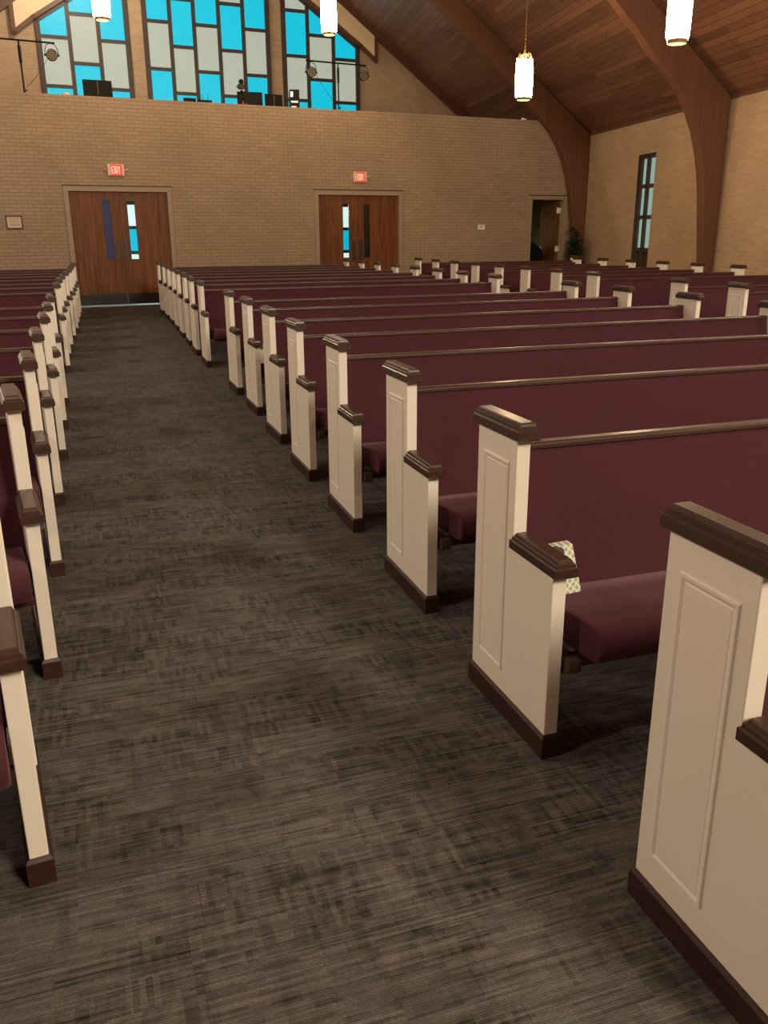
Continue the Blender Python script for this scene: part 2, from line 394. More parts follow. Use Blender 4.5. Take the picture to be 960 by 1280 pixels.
# front wall behind the camera
w_ = MB(); w_.quad((-14, -7.5, 0), (16, -7.5, 0), (16, -7.5, 11), (-14, -7.5, 11), [(0, 0), (30, 0), (30, 11), (0, 11)])
S(w_.build('wall_front', M['brick_side']))
# roof: two planes along ru
E0 = LB(14.48, G, ZE); RG = LB(4.65, G, zr); E1 = LB(s0, G, ZE)
def roof(nm, e, lowE):
    w = MB(); ext = ru*0.3
    e_far = e+ext; r_far = RG+ext; e_n = e-ru*38; r_n = RG-ru*38
    wid = (RG-e).length
    w.quad(e_n, e_far, r_far, r_n, [(0, 0), (38.3, 0), (38.3, wid), (0, wid)])
    return S(w.build(nm, M['planks']))
roof('ceiling_right', E0, 1); roof('ceiling_left', E1, 0)
# eave trim on right wall, gable rake trims
t = MB(); t.box(-22, 12.5, 0, 0.03, ZE-0.05, ZE-0.0)
S(t.build('trim_1', M['brown'], loc=R0, rz=RZ))
t = MB()
for sg in (1, -1):
    x0 = 4.65+sg*9.83; pts = [(x0, ZE-0.02), (4.65, zr-0.02), (4.65, zr-0.24), (x0, ZE-0.24)]
    t.prism(pts, 'y', -0.16, -0.01)
S(t.build('trim_2', M['brown'], loc=LB(0, G, 0), rz=TW))

# ------------------------------------------------------------------ timber arches
def arch(s, label):
    p0 = R0+ru*s
    # ridge distance along bu from this eave point
    # solve p0 - bu*t on ridge line RG + ru*k (plan)
    dx, dy = (p0-RG).x, (p0-RG).y
    det = bu.x*(-ru.y)+ru.x*bu.y
    # p0 - bu t = RG + ru k
    t_ = (dx*(-ru.y)+ru.x*dy)/det
    m_ = (zr-ZE)/t_
    root = empty('timber_arch', p0-bu*0.035, TW, label, 'arch')
    def half(flip):
        def X(x): return -x if not flip else -(2*t_-x)+0.07
        outer = [(0.0, 0.0), (0.0, ZE-0.02), (t_, zr-0.05)]
        inner = [(t_, zr-0.05-0.55), (6.0, ZE-0.02+6*m_-0.56), (4.7, ZE+4.7*m_-0.58), (3.6, ZE+3.6*m_-0.60), (2.85, ZE+2.85*m_-0.64), (2.25, ZE+2.25*m_-0.68), (1.85, 4.41), (1.5, 4.16), (1.18, 3.88), (0.93, 3.57), (0.74, 3.24), (0.60, 2.9), (0.50, 2.55), (0.42, 2.15), (0.345, 1.6), (0.26, 0.9), (0.19, 0.0)]
        return [(X(x), z) for x, z in outer+inner]
    for flip, nm in ((False, 'arch_half'), (True, 'arch_half')):
        b_ = MB(); pts = half(flip)
        b_.prism(pts, 'y', -0.02, 0.17); o = b_.build(nm, M['arch'], root, bevel=0.008)
    return root
arch(-0.447, 'laminated timber arch rising on the right between the tall slit window and the frame edge')
arch(5.98, 'laminated timber arch in the far right corner beside the open side doorway')

# ------------------------------------------------------------------ gallery windows
def bars(mb, pts, w, y0, y1):
    for (x0, z0), (x1, z1) in pts:
        d = Vector((x1-x0, z1-z0)).normalized()*(w/2); n_ = Vector((-d.y, d.x)); e = d*1.0
        q = [(x0-e.x+n_.x, z0-e.y+n_.y), (x0-e.x-n_.x, z0-e.y-n_.y), (x1+e.x-n_.x, z1+e.y-n_.y), (x1+e.x+n_.x, z1+e.y+n_.y)]
        mb.prism(q, 'y', y0, y1)
def top(s): return 6.70+0.635*(4.43-abs(s-4.65))
ZB0, PH = 4.60, 1.155
def window(nm, xs, phases, cols, label=None):
    root = empty(nm, LB(xs[0], G, 0), TW, kind='structure')
    root.location = LB(0, G, 0)*K
    gl = {0: MB(), 1: MB()}; fr = MB()
    zlow = 3.2
    for i in range(len(xs)-1):
        a, b_ = xs[i], xs[i+1]; ts = (top(a), top(b_))
        z = phases[i]; k = cols[i]
        edges = [zlow]+[z+PH*j for j in range(8) if zlow < z+PH*j]
        for j, e in enumerate(edges):
            e2 = edges[j+1] if j+1 < len(edges) else 99
            if e > min(ts)+1.0: break
            l0, l1 = min(e2, ts[0]), min(e2, ts[1])
            if l0 > e or l1 > e:
                gl[(k+j) % 2].add([(a, 0, e), (b_, 0, e), (b_, 0, max(l1, e)), (a, 0, max(l0, e))], [(0, 1, 2, 3)])
            if e > zlow and e < min(ts)-0.02: bars(fr, [((a, e), (b_, e))], 0.085, -0.06, 0)
    for x in xs[1:-1]: bars(fr, [((x, zlow), (x, top(x)))], 0.10, -0.07, 0)
    for x in (xs[0], xs[-1]): bars(fr, [((x, zlow), (x, top(x)))], 0.12, -0.08, 0)
    tp = [x for x in xs if x < 4.65]+([4.65] if xs[0] < 4.65 < xs[-1] else [])+[x for x in xs if x > 4.65]
    bars(fr, [((tp[i], top(tp[i])), (tp[i+1], top(tp[i+1]))) for i in range(len(tp)-1)], 0.11, -0.08, 0)
    fr.build('window_frame', M['mull'], root)
    for k, mk in ((0, 'cyan'), (1, 'grey')):
        o = gl[k].build('glass_panes', M[mk], root, loc=(0, -0.02, 0)); o['label'] = 'bright cyan glass panes' if k == 0 else 'pale grey green glass panes'
# bars at z = 5.18 / 5.755 / 6.33 ...; phase = lowest bar, cols = colour index of the lowest pane (0 cyan)
A, B_ = 5.18-PH, 5.755-PH
window('window_1', [0.22, 0.98, 1.72, 2.45], [A, B_, A], [1, 1, 1])
window('window_2', [2.94, 3.61, 4.26, 4.95, 5.64, 6.34], [B_, A, B_, A, B_], [1, 1, 1, 1, 1])
window('window_3', [6.82, 7.54, 8.33, 9.09], [A, B_, A], [1, 1, 1])
# cream boards following the window heads
def cream(sg):
    X = lambda s_: 4.65+sg*(s_-4.65)
    b_ = MB(); yy = (-0.13, -0.09)
    o_ = [(9.66, 7.15), (4.65, 7.15+0.665*5.01), (4.65, top(4.65)+0.1), (9.16, 6.74), (9.66, 6.36)]
    b_.prism([(X(x), z) for x, z in o_], 'y', *yy)
    t_ = MB()
    bars(t_, [((X(9.66), 6.36), (X(9.66), 7.15)), ((X(9.66), 6.36), (X(9.16), 6.74)), ((X(9.16), 6.74), (X(4.65), top(4.65)+0.1)), ((X(9.66), 7.15), (X(4.65), 7.15+0.665*5.01))], 0.10, -0.15, -0.08)
    return b_, t_
for sg, nm in ((1, 'trim_3'), (-1, 'trim_4')):
    b_, t_ = cream(sg)
    rt_ = empty(nm, LB(0, G, 0), TW, kind='structure')
    b_.build('cream_board', M['cream'], rt_); t_.build('board_edging', M['brown'], rt_)

# narthex outer windows seen through the door lights
def narthex_window(nm, s0_, s1_, zs):
    rt_ = empty(nm, LB(0, G-0.05, 0), TW, kind='structure')
    for nm2, mk, k in (('glass_panes', 'whiteglass', 0), ('glass_panes', 'cyan', 1)):
        g2 = MB()
        for j in range(len(zs)-1):
            if j % 2 == k: g2.add([(s0_, 0, zs[j+1]), (s1_, 0, zs[j+1]), (s1_, 0, zs[j]), (s0_, 0, zs[j])], [(0, 1, 2, 3)])
        g2.build(nm2, M[mk], rt_)
    f2 = MB()
    bars(f2, [((s0_, z), (s1_, z)) for z in zs], 0.09, -0.06, -0.005); bars(f2, [((s0_, zs[0]), (s0_, zs[-1])), ((s1_, zs[0]), (s1_, zs[-1]))], 0.1, -0.06, -0.005)
    f2.build('window_frame', M['mull'], rt_)
narthex_window('window_4', 1.95, 2.75, [2.31, 1.66, 0.985, 0.35, 0.0])
narthex_window('window_5', 8.2, 8.95, [2.29, 1.60, 0.93, 0.3, 0.0])
add_light('narthex_daylight', 'AREA', LB(4.6, 3.0, 2.9), 170, color=(0.6, 0.9, 1.0), size=1.6, target=LB(2.0, 0.9, 0))

# ------------------------------------------------------------------ doors
def double_door(nm, d, gl_l, gl_r, zg, pushes, zp, lite_mats, kick):
    s0_, s1_, _, zt = d; root = empty(nm, LB(s0_, 0, 0), TW, kind='structure')
    root.location = LB(0, 0, 0)*K
    f = MB()
    for x0, x1 in ((s0_-0.085, s0_+0.012), (s1_-0.012, s1_+0.085)): f.box(x0, x1, -0.03, 0.10, 0, zt+0.095)
    f.box(s0_, s1_, -0.03, 0.10, zt-0.01, zt+0.095); f.build('door_frame', M['frame'], root, bevel=0.006)
    f = MB(); f.box(s0_-0.1, s1_+0.1, -0.04, -0.0, zt+0.095, zt+0.115); f.build('frame_edge', M['plinth'], root)
    mid = (s0_+s1_)/2
    for k, (a, b_, gx) in enumerate(((s0_+0.014, mid-0.004, gl_l), (mid+0.004, s1_-0.014, gl_r))):
        q = MB(); z0 = 0.035
        wallgrid(q, a, b_, z0, zt-0.012, [(gx[0], gx[1], zg[0], zg[1])], 0.045, y=0.05)
        q.quad((a, 0.05, z0), (b_, 0.05, z0), (b_, 0.095, z0), (a, 0.095, z0)); q.quad((a, 0.05, z0), (a, 0.095, z0), (a, 0.095, zt-0.012), (a, 0.05, zt-0.012)); q.quad((b_, 0.05, z0), (b_, 0.095, z0), (b_, 0.095, zt-0.012), (b_, 0.05, zt-0.012))
        leaf = q.build('door_leaf', M['door'], root)
        g2 = MB(); g2.box(gx[0], gx[1], 0.066, 0.072, zg[0], zg[1]); go = g2.build('door_glass', M[lite_mats[k]], leaf)
        if lite_mats[k] == 'blueglass': go['label'] = 'dark navy blue door light'
        f2 = MB(); w = 0.014
        f2.box(gx[0]-w, gx[0], 0.042, 0.06, zg[0]-w, zg[1]+w); f2.box(gx[1], gx[1]+w, 0.042, 0.06, zg[0]-w, zg[1]+w)
        f2.box(gx[0], gx[1], 0.042, 0.06, zg[0]-w, zg[0]); f2.box(gx[0], gx[1], 0.042, 0.06, zg[1], zg[1]+w)
        f2.build('glass_stop', M['door'], leaf)
        p2 = MB(); p2.box(pushes[k][0], pushes[k][1], 0.04, 0.052, zp[0], zp[1]); p2.build('push_plate', M['push'], leaf, bevel=0.003)
        if kick:
            p2 = MB(); p2.box(a+0.02, b_-0.02, 0.043, 0.052, z0+0.01, 0.26); p2.build('kick_plate', M['kick'], leaf)
    # threshold
    f3 = MB(); f3.box(s0_, s1_, 0.0, 0.16, 0.0, 0.008); f3.build('threshold', M['steel'], root)
    return root
double_door('door_1', D1, (0.562, 0.717), (1.068, 1.226), (0.975, 2.175), [(0.762, 0.86), (0.925, 1.03)], (0.945, 1.39), ('blueglass', 'clear'), True)
double_door('door_2', D2, (5.992, 6.15), (6.525, 6.682), (0.925, 2.13), [(6.212, 6.315), (6.385, 6.49)], (0.85, 1.325), ('clear', 'darkglass'), True)
# side doorway with open leaf
root = empty('door_3', LB(0, 0, 0), TW, kind='structure')
s0_, s1_, _, zt = D3; f = MB()
for x0, x1 in ((s0_-0.075, s0_+0.012), (s1_-0.012, s1_+0.075)): f.box(x0, x1, -0.03, 0.17, 0, zt+0.085)
f.box(s0_, s1_, -0.03, 0.17, zt-0.01, zt+0.085); f.build('door_frame', M['frame'], root, bevel=0.006)
f = MB(); f.box(s0_-0.09, s1_+0.09, -0.04, 0, zt+0.085, zt+0.105); f.build('frame_edge', M['plinth'], root)
q = MB(); q.prism([(12.14, 0.19), (12.185, 0.19), (12.31, 1.10), (12.266, 1.107)], 'z', 0.02, zt-0.02); leaf = q.build('door_leaf', M['door'], root)
for z in (0.45, 1.05, 2.02):
    q = MB(); q.box(12.185, 12.222, 0.10, 0.19, z-0.07, z+0.07); q.box(12.13, 12.19, 0.172, 0.19, z-0.07, z+0.07); q.build('hinge', M['steel'], leaf)
q = MB(); q.tube([(12.26, 1.03, 1.0), (12.19, 1.04, 1.0), (12.18, 1.02, 1.0), (12.165, 0.92, 1.0)], 0.012); q.prism([(12.235, 1.0), (12.25, 1.0), (12.262, 1.06), (12.247, 1.06)], 'z', 0.88, 1.1); q.build('door_handle', M['steel'], leaf)
# small room behind it
q = MB()
q.quad((10.6, 0.16, 0), (13.6, 0.16, 0), (13.6, 2.6, 0), (10.6, 2.6, 0)); S(q.build('floor_side_room', M['carpet'], loc=B0, rz=TW))
q = MB()
q.quad((11.0, 2.6, 0), (13.6, 2.6, 0), (13.6, 2.6, 3), (11.0, 2.6, 3)); q.quad((11.0, 0.16, 0), (11.0, 2.6, 0), (11.0, 2.6, 3), (11.0, 0.16, 3)); q.quad((13.6, 0.16, 0), (13.6, 2.6, 0), (13.6, 2.6, 3), (13.6, 0.16, 3))
S(q.build('wall_side_room', M['plaster'], loc=B0, rz=TW))
q = MB(); q.quad((SR, 0.16, 0), (13.6, 0.16, 0), (13.6, 0.16, 3), (SR, 0.16, 3)); S(q.build('wall_side_return', M['plaster'], loc=B0, rz=TW))
add_light('side_room_light', 'AREA', LB(11.7, 1.9, 1.6), 4, color=(1, 0.85, 0.55), size=0.25, target=LB(11.2, 2.6, 0.9))
q = MB(); n = 40
q.prism([(0.60*math.cos(2*PI*i/n), 0.62+0.62*math.sin(2*PI*i/n)) for i in range(n)], 'y', 0, 0.05)
o = q.build('round_panel', M['black'], loc=LB(11.02+0.68, 0.85, 0.0), rz=TW)
tag(o, 'large black disc standing on edge inside the open side doorway', 'panel')

# ------------------------------------------------------------------ slit window in the right wall
root = empty('window_6', R0, RZ, kind='structure')
a, b_, c_, d_ = RW; f = MB(); yb = -0.10
f.box(a, b_, yb-0.02, yb, 0.35, 1.08)
bars(f, [((a+0.03, 0.35), (a+0.03, d_)), ((b_-0.03, 0.35), (b_-0.03, d_)), ((2.785, 0.35), (2.785, d_))], 0.11, yb-0.02, yb+0.05)
bars(f, [((a, z), (b_, z)) for z in (1.08, 1.79, 2.46, d_-0.05)], 0.085, yb-0.02, yb+0.05)
f.box(b_-0.015, b_, yb, 0.0, 0.35, d_); f.box(a, b_, yb, 0.0, d_-0.015, d_)
f.build('window_frame', M['mull'], root)
g2 = MB(); g2.quad((a, yb-0.005, 1.05), (b_, yb-0.005, 1.05), (b_, yb-0.005, d_), (a, yb-0.005, d_)); g2.build('glass_panes', M['side_glass'], root)

# ------------------------------------------------------------------ pews
P_ = dict(t=0.0448, wb=0.5088, wt=0.2639, hc=0.9185, ha=0.5838, hb=0.0754)
CAPL = [(0, 0.008), (0.004, 0.0145), (0.029, 0.0145), (0.033, 0.009), (0.040, 0.0085), (0.043, 0.003), (0.051, 0.001), (0.0545, -0.003)]
def end_panel(root, x0, side):
    """side -1: moulded face looks to -x; +1: to +x"""
    t, wb, wt, hc, ha, hb = (P_[k] for k in ('t', 'wb', 'wt', 'hc', 'ha', 'hb')); x1 = x0+t
    b = MB(); b.prism([(0, hb-0.01), (0, ha), (wb-wt, ha), (wb-wt, hc), (wb, hc), (wb, hb-0.01)], 'x', x0, x1)
    e = b.build('end_panel', M['white'], root, bevel=0.003)
    c = MB(); c.loft(x0, x1, wb-wt-0.018, wb+0.004, [(hc+z, o) for z, o in CAPL], 0.012); c.build('top_cap', M['cap'], e)
    c = MB(); c.loft(x0, x1, -0.020, wb-wt-0.016, [(ha+z, o) for z, o in CAPL], 0.012); c.build('arm_cap', M['cap'], e)
    c = MB(); c.loft(x0, x1, 0, wb, [(0.0, 0.0095), (hb-0.010, 0.0095), (hb, 0.003)], 0.002); c.build('base_moulding', M['plinth'], e)
    # routed moulding frame
    ya, yb2, za, zb = 0.285, 0.463, 0.145, 0.845
    xf = x0 if side < 0 else x1; s_ = side; c = MB()
    def rect(o, dx): return [(xf+s_*dx, ya+o, za+o), (xf+s_*dx, yb2-o, za+o), (xf+s_*dx, yb2-o, zb-o), (xf+s_*dx, ya+o, zb-o)]
    rr = [rect(0, -0.0005), rect(0.004, 0.0045), (rect(0.010, 0.0045)), rect(0.018, 0.0006), rect(0.022, 0.0022)]
    v = [p for r in rr for p in r]; fs = []
    for i in range(len(rr)-1):
        for j in range(4):
            q_ = (4*i+j, 4*i+(j+1) % 4, 4*i+4+(j+1) % 4, 4*i+4+j); fs.append(q_ if s_ < 0 else q_[::-1])
    q_ = tuple(range(4*(len(rr)-1), 4*len(rr))); fs.append(q_ if s_ < 0 else q_[::-1])
    c.add(v, fs); c.build('panel_moulding', M['white'], e)
    return e
def build_pew(length, name='church_pew'):
    root = empty(name, (0, 0, 0)); t, wb = P_['t'], P_['wb']
    end_panel(root, 0, -1); end_panel(root, length-t, 1)
    xa, xb = t+0.002, length-t-0.002
    # seat cushion: rounded front profile
    pr = [(0.36, 0.355), (0.34, 0.395), (0.20, 0.412), (0.06, 0.430), (-0.03, 0.436), (-0.078, 0.430), (-0.100, 0.410), (-0.102, 0.375), (-0.092, 0.340), (-0.07, 0.328), (0.0, 0.322), (0.36, 0.300)]
    c = MB(); n = len(pr); rings = []
    cx = sum(p[0] for p in pr)/n; cz = sum(p[1] for p in pr)/n
    for x, k in ((xa+0.058, 0.95), (xa+0.062, 0.985), (xa+0.07, 1), (xa+0.085, 1), (xb-0.045, 1), (xb-0.020, 1), (xb-0.012, 0.985), (xb-0.008, 0.95)):
        rings.append([(x, cx+(p[0]-cx)*k, cz+(p[1]-cz)*(k if k == 1 else k*0.96)) for p in pr])
    v = [p for r in rings for p in r]
    fs = [tuple(range(n)), tuple(range(8*n-1, 7*n-1, -1))]+[(n*i+j, n*i+n+j, n*i+n+(j+1) % n, n*i+(j+1) % n) for i in range(7) for j in range(n)]
    c.smooth = True; c.add(v, fs); c.sm[0] = c.sm[1] = False; c.build('seat_cushion', M['fabric'], root)
    # backrest
    c = MB(); c.prism([(0.305, 0.355), (0.418, 0.842), (0.455, 0.842), (0.39, 0.30), (0.33, 0.30)], 'x', xa, xb); bk = c.build('backrest', M['fabric'], root, bevel=0.006)
    c = MB(); c.prism([(0.410, 0.840), (0.410, 0.856), (0.418, 0.862), (0.450, 0.863), (0.457, 0.857), (0.457, 0.840)], 'x', xa, xb); c.build('top_rail', M['rail'], root, bevel=0.003)
    # seat supports
    c = MB(); c.box(xa, xb, 0.0, 0.03, 0.285, 0.322); c.box(xa, xb, 0.30, 0.33, 0.27, 0.31); c.build('seat_rail', M['plinth'], root)
    for x, m_ in ((xa+0.006, 'bracket'), (xb-0.16, 'bracket')):
        c = MB(); c.prism([(-0.03, 0.322), (-0.03, 0.285), (0.0, 0.27), (0.30, 0.26), (0.30, 0.31), (0.0, 0.322)], 'x', x, x+0.04); c.build('seat_bracket', M[m_], root)
    x = length/2
    c = MB(); c.prism([(0.02, 0.285), (0.06, 0.0), (0.40, 0.0), (0.38, 0.30), (0.33, 0.32)], 'x', x-0.02, x+0.02); c.build('centre_support', M['plinth'], root)
    return root
XC = [(1.09, 0.875, 0.004), (1.156, 1.948, 0.004), (1.204, 3.016, -0.002), (1.216, 4.078, -0.010), (1.236, 5.103, 0.004), (1.279, 6.155, 0.012), (1.313, 7.255, 0.010), (1.319, 8.287, 0.008), (1.288, 10.234, -0.005), (1.3, 11.295, -0.007), (1.331, 12.334, -0.010), (1.347, 13.351, -0.006), (1.377, 14.383, 0), (1.399, 15.426, 0), (1.408, 16.451, 0), (1.408, 17.519, 0)]
XL = [(-0.222, 1.885), (-0.223, 2.954), (-0.226, 3.962), (-0.235, 5.112), (-0.232, 6.213), (-0.238, 7.263), (-0.241, 8.298), (-0.233, 10.438), (-0.230, 11.547), (-0.21, 12.533), (-0.175, 13.64), (-0.139, 14.709), (-0.12, 15.75), (-0.10, 16.8), (-0.08, 17.8)]
ORD = ['nearest', 'second', 'third', 'fourth', 'fifth', 'sixth', 'seventh', 'eighth', 'ninth', 'tenth', 'eleventh', 'twelfth', 'thirteenth', 'fourteenth', 'fifteenth', 'sixteenth']
centre = build_pew(3.866); snapshot(centre)
side_r = build_pew(3.335); snapshot(side_r)
long_r = build_pew(3.335+0.52); snapshot(long_r)
def lab_c(k):
    if k == 0: return 'maroon pew with white end cut off at the bottom right corner of the frame'
    if k == 1: return 'maroon pew of the middle block with the lattice-print tissue box on its seat'
    if k == 6: return 'maroon pew of the middle block with a patterned box peeking past its low armrest'
    if k < 8: return '%s maroon pew with white end panel in the middle block, before the wide gap' % ORD[k]
    if k == 8: return 'maroon pew of the middle block first behind the wide gap, seat end visible'
    if k == 15: return 'farthest maroon pew of the middle block, nearest the far double doors'
    return '%s maroon pew behind the wide gap in the middle block' % ORD[k-8]
for k, (x, y, th) in enumerate(XC):
    o = centre if k == 0 else copy_tree(centre)
    o.location = (x*K, y*K, 0); o.rotation_euler = (0, 0, th); tag(o, lab_c(k), 'pew', 'maroon pews in the middle block')
def lab_l(k):
    if k == 0: return 'nearest maroon pew left of the aisle, its white end cut by the left frame edge'
    if k < 7: return '%s maroon pew with white end panel left of the aisle, before the gap' % ORD[k]
    if k == 14: return 'farthest maroon pew left of the aisle, beside the left double doors'
    return '%s maroon pew behind the gap in the block left of the aisle' % ('first' if k == 7 else ORD[k-7])
for k, (x, y) in enumerate(XL):
    o = copy_tree(centre); th = (0.115, 0.115, 0.09)[k] if k < 3 else 0.09; o.location = ((x-3.866*math.cos(th))*K, (y-3.866*math.sin(th))*K, 0); o.rotation_euler = (0, 0, th); tag(o, lab_l(k), 'pew', 'maroon pews left of the aisle')
first = True
for k in range(5, 16):
    y = XC[k][1]+0.0466; x = 6.654-0.022+0.0286*(y+0.377-10)
    src = long_r if k == 15 else side_r
    o = src if (first or k == 15) else copy_tree(side_r); first = False
    o.location = (x*K, y*K, 0); o.rotation_euler = (0, 0, 0)
    lb = 'farthest maroon pew of the right block, before the side doorway' if k == 15 else '%s maroon pew with white ends in the right block beyond the second aisle' % ('nearest visible' if k == 5 else ORD[k-5])
    tag(o, lb, 'pew', 'maroon pews in the right block')

# ------------------------------------------------------------------ tissue boxes
def tissue(x, y, z, rz, label, w=0.088, h=0.148):
    root = empty('tissue_box', (x, y, z), rz, label, 'tissue box', 'patterned boxes on the pew seats')
    c = MB(); sl = 0.045
    c.add([(0, 0, 0), (w, 0, 0), (w, 0.03, 0.0), (0, 0.03, 0.0), (0.0, sl, h), (w-0.012, sl, h), (w-0.012, sl+0.03, h+0.004), (0.0, sl+0.03, h+0.004)], [(0, 3, 2, 1), (4, 5, 6, 7), (0, 1, 5, 4), (1, 2, 6, 5), (2, 3, 7, 6), (3, 0, 4, 7)])
    c.build('carton', M['lattice'], root, bevel=0.003)
    c = MB(); n = 20; v = [(0.010+0.030*math.cos(2*PI*i/n), 0.0, h-0.016+0.017*math.sin(2*PI*i/n)) for i in range(n)]
    v2 = [(p[0], sl*(p[2]/h)-0.003, p[2]) for p in v]; v3 = [(p[0], sl*(p[2]/h)+0.004, p[2]) for p in v]
    c.add(v2+v3, [tuple(range(n-1, -1, -1)), tuple(range(n, 2*n))]+[(i, (i+1) % n, n+(i+1) % n, n+i) for i in range(n)])
    q = c.build('opening', M['pot'], root); q['label'] = 'dark oval opening'
tissue(1.308, 2.165, 0.412, 0.10, 'pale green lattice-print tissue box leaning on the maroon seat behind the armrest')
tissue(1.313+0.085, 7.46, 0.415, 0.05, 'small pale patterned box on a farther pew seat, just showing past an armrest')

# ------------------------------------------------------------------ hanging lanterns
def ceil_z(x, y):
    """roof height above a plan point"""
    p = Vector((x, y, 0))
    n2 = Vector((ru.y, -ru.x, 0))
    dr = (Vector((E0.x, E0.y, 0))-p).dot(n2); wr_ = (Vector((E0.x, E0.y, 0))-Vector((RG.x, RG.y, 0))).dot(n2)
    dl = (p-Vector((E1.x, E1.y, 0))).dot(n2); wl = (Vector((RG.x, RG.y, 0))-Vector((E1.x, E1.y, 0))).dot(n2)
    return ZE+(zr-ZE)*min(dr/wr_, dl/wl)
def lantern(x, y, z, label, r=0.163, h=0.62):
    root = empty('pendant_lantern', (x, y, z), 0.3, label, 'pendant light', 'glowing hanging lanterns')
    n = 24; c = MB(); c.smooth = True
    prof = [(0.90, -0.455), (0.96, -0.43), (1.0, -0.1), (0.99, 0.15), (0.92, 0.40)]
    v = []
    for j, (k, zz) in enumerate(prof):
        for i in range(n):
            a = 2*PI*i/n; sc_ = abs(((i % 4)-2)/2.0)   # 6 panels: 1 at seam, 0 at middle
            rr = r*k*(1-0.07*sc_)
            z2 = zz*h
            if j == len(prof)-1: z2 += (1-sc_)*0.10*h
            if j == 0: z2 -= (1-sc_)*0.025
            v.append((rr*math.cos(a), rr*math.sin(a), z2))
    fs = [(n*k+i, n*k+(i+1) % n, n*k+n+(i+1) % n, n*k+n+i) for k in range(len(prof)-1) for i in range(n)]
    c.add(v, fs); sh = c.build('glass_shade', M['lamp'], root)
    c = MB(); c.lathe([(r*0.70, -0.55*h), (r*0.76, -0.548*h), (r*0.84, -0.49*h), (r*0.72, -0.46*h)], 24, cap=False); c.build('bottom_ring', M['brass'], root)
    c = MB(); c.lathe([(0.001, -0.553*h), (r*0.68, -0.55*h), (r*0.68, -0.535*h), (0.001, -0.535*h)], 24); q = c.build('diffuser', M['lampb'], root)
    c = MB()
    for i in range(6):
        a = 2*PI*i/6+PI/6; ca, sa = math.cos(a), math.sin(a)
        c.tube([(r*0.86*ca, r*0.86*sa, 0.40*h), (r*0.74*ca, r*0.74*sa, 0.50*h), (r*0.62*ca, r*0.62*sa, 0.63*h), (r*0.42*ca, r*0.42*sa, 0.56*h), (r*0.12*ca, r*0.12*sa, 0.62*h)], [0.016, 0.014, 0.010, 0.009, 0.008], 6)
    c.lathe([(r*0.35, 0.44*h), (r*0.38, 0.46*h), (r*0.10, 0.52*h), (0.016, 0.70*h), (0.010, 0.74*h)], 12); c.build('brass_crown', M['brass'], root)
    zc = ceil_z(x, y)-z
    c = MB(); c.tube([(0, 0, 0.73*h), (0, 0, zc-0.03)], 0.0055, 6)
    zz = 0.76*h
    while zz < 0.76*h+0.6 and zz < zc-0.1: c.lathe([(0.004, zz), (0.012, zz+0.012), (0.012, zz+0.028), (0.004, zz+0.04)], 6); zz += 0.055
    c.build('chain', M['brass'], root)
    c = MB(); c.lathe([(0.075, zc+0.05), (0.075, zc-0.03), (0.05, zc-0.06), (0.012, zc-0.075)], 16); c.build('ceiling_canopy', M['brass'], root)
    return root
lantern(7.40, 10.26, 4.13, 'large glowing lantern in the top right corner before the near timber arch', r=0.155, h=0.72)
lantern(7.55, 14.67, 4.0, 'glowing lantern hanging on its chain before the dark plank ceiling', r=0.155)
lantern(5.12, 18.35, 5.55, 'glowing lantern cut by the top edge before the right cyan window', r=0.155)
lantern(0.80, 17.45, 5.36, 'glowing lantern cut by the top edge before the left cyan window', r=0.155)

# ------------------------------------------------------------------ exit signs, thermostat, framed notice
def exit_sign(s, z, label):
    root = empty('exit_sign', LB(s, 0, z), TW, label, 'exit sign', 'lit exit signs above the double doors')
    w, h = 0.33, 0.225
    c = MB(); c.box(-w/2, w/2, -0.06, -0.001, -h/2, h/2); c.build('housing', M['ivory'], root, bevel=0.006)
    c = MB(); c.box(-w/2+0.055, w/2-0.045, -0.066, -0.058, -h/2+0.008, h/2-0.008); c.build('red_face', M['red'], root)
    c = MB(); y0, y1 = -0.072, -0.064; zb, zt_ = -0.07, 0.065; st = 0.016; hm = (zb+zt_)/2
    x = -0.092; w_ = 0.042; gp = 0.012
    c.box(x, x+st, y0, y1, zb, zt_)
    for zz in (zb, hm-st/2, zt_-st): c.box(x, x+w_, y0, y1, zz, zz+st)
    x += w_+gp
    for p, q in (((x, zb), (x+w_, zt_)), ((x+w_, zb), (x, zt_))): bars(c, [(p, q)], st, y0, y1)
    x += w_+gp
    c.box(x, x+st, y0, y1, zb, zt_); x += st+gp
    c.box(x, x+w_, y0, y1, zt_-st, zt_); c.box(x+w_/2-st/2, x+w_/2+st/2, y0, y1, zb, zt_)
    c.build('exit_lettering', M['exitlit'], root)
    for sg in (-1, 1):
        c = MB(); c.tube([(sg*w/2, -0.03, -0.005), (sg*(w/2+0.04), -0.035, 0.012), (sg*(w/2+0.075), -0.04, 0.02)], [0.008, 0.010, 0.014], 8); c.build('side_lamp', M['ivory'], root)
exit_sign(0.897, 2.76, 'lit red EXIT sign above the left double doors')
exit_sign(6.405, 2.725, 'lit red EXIT sign above the right-hand double doors')
root = empty('thermostat', LB(9.73, 0, 1.604), TW, 'small ivory thermostat on the brick wall between door and side doorway', 'thermostat')
c = MB(); c.box(-0.10, 0.10, -0.035, -0.001, -0.06, 0.06); c.build('cover', M['white_plain'], root, bevel=0.012)
c = MB(); c.box(-0.055, 0.01, -0.038, -0.034, -0.005, 0.03); c.build('display', M['ink'], root)
root = empty('framed_notice', LB(-1.192, 0, 1.73), TW, 'small framed paper notice with dark frame on the left brick wall', 'picture frame')
w, h, t_ = 0.155, 0.127, 0.02; c = MB()
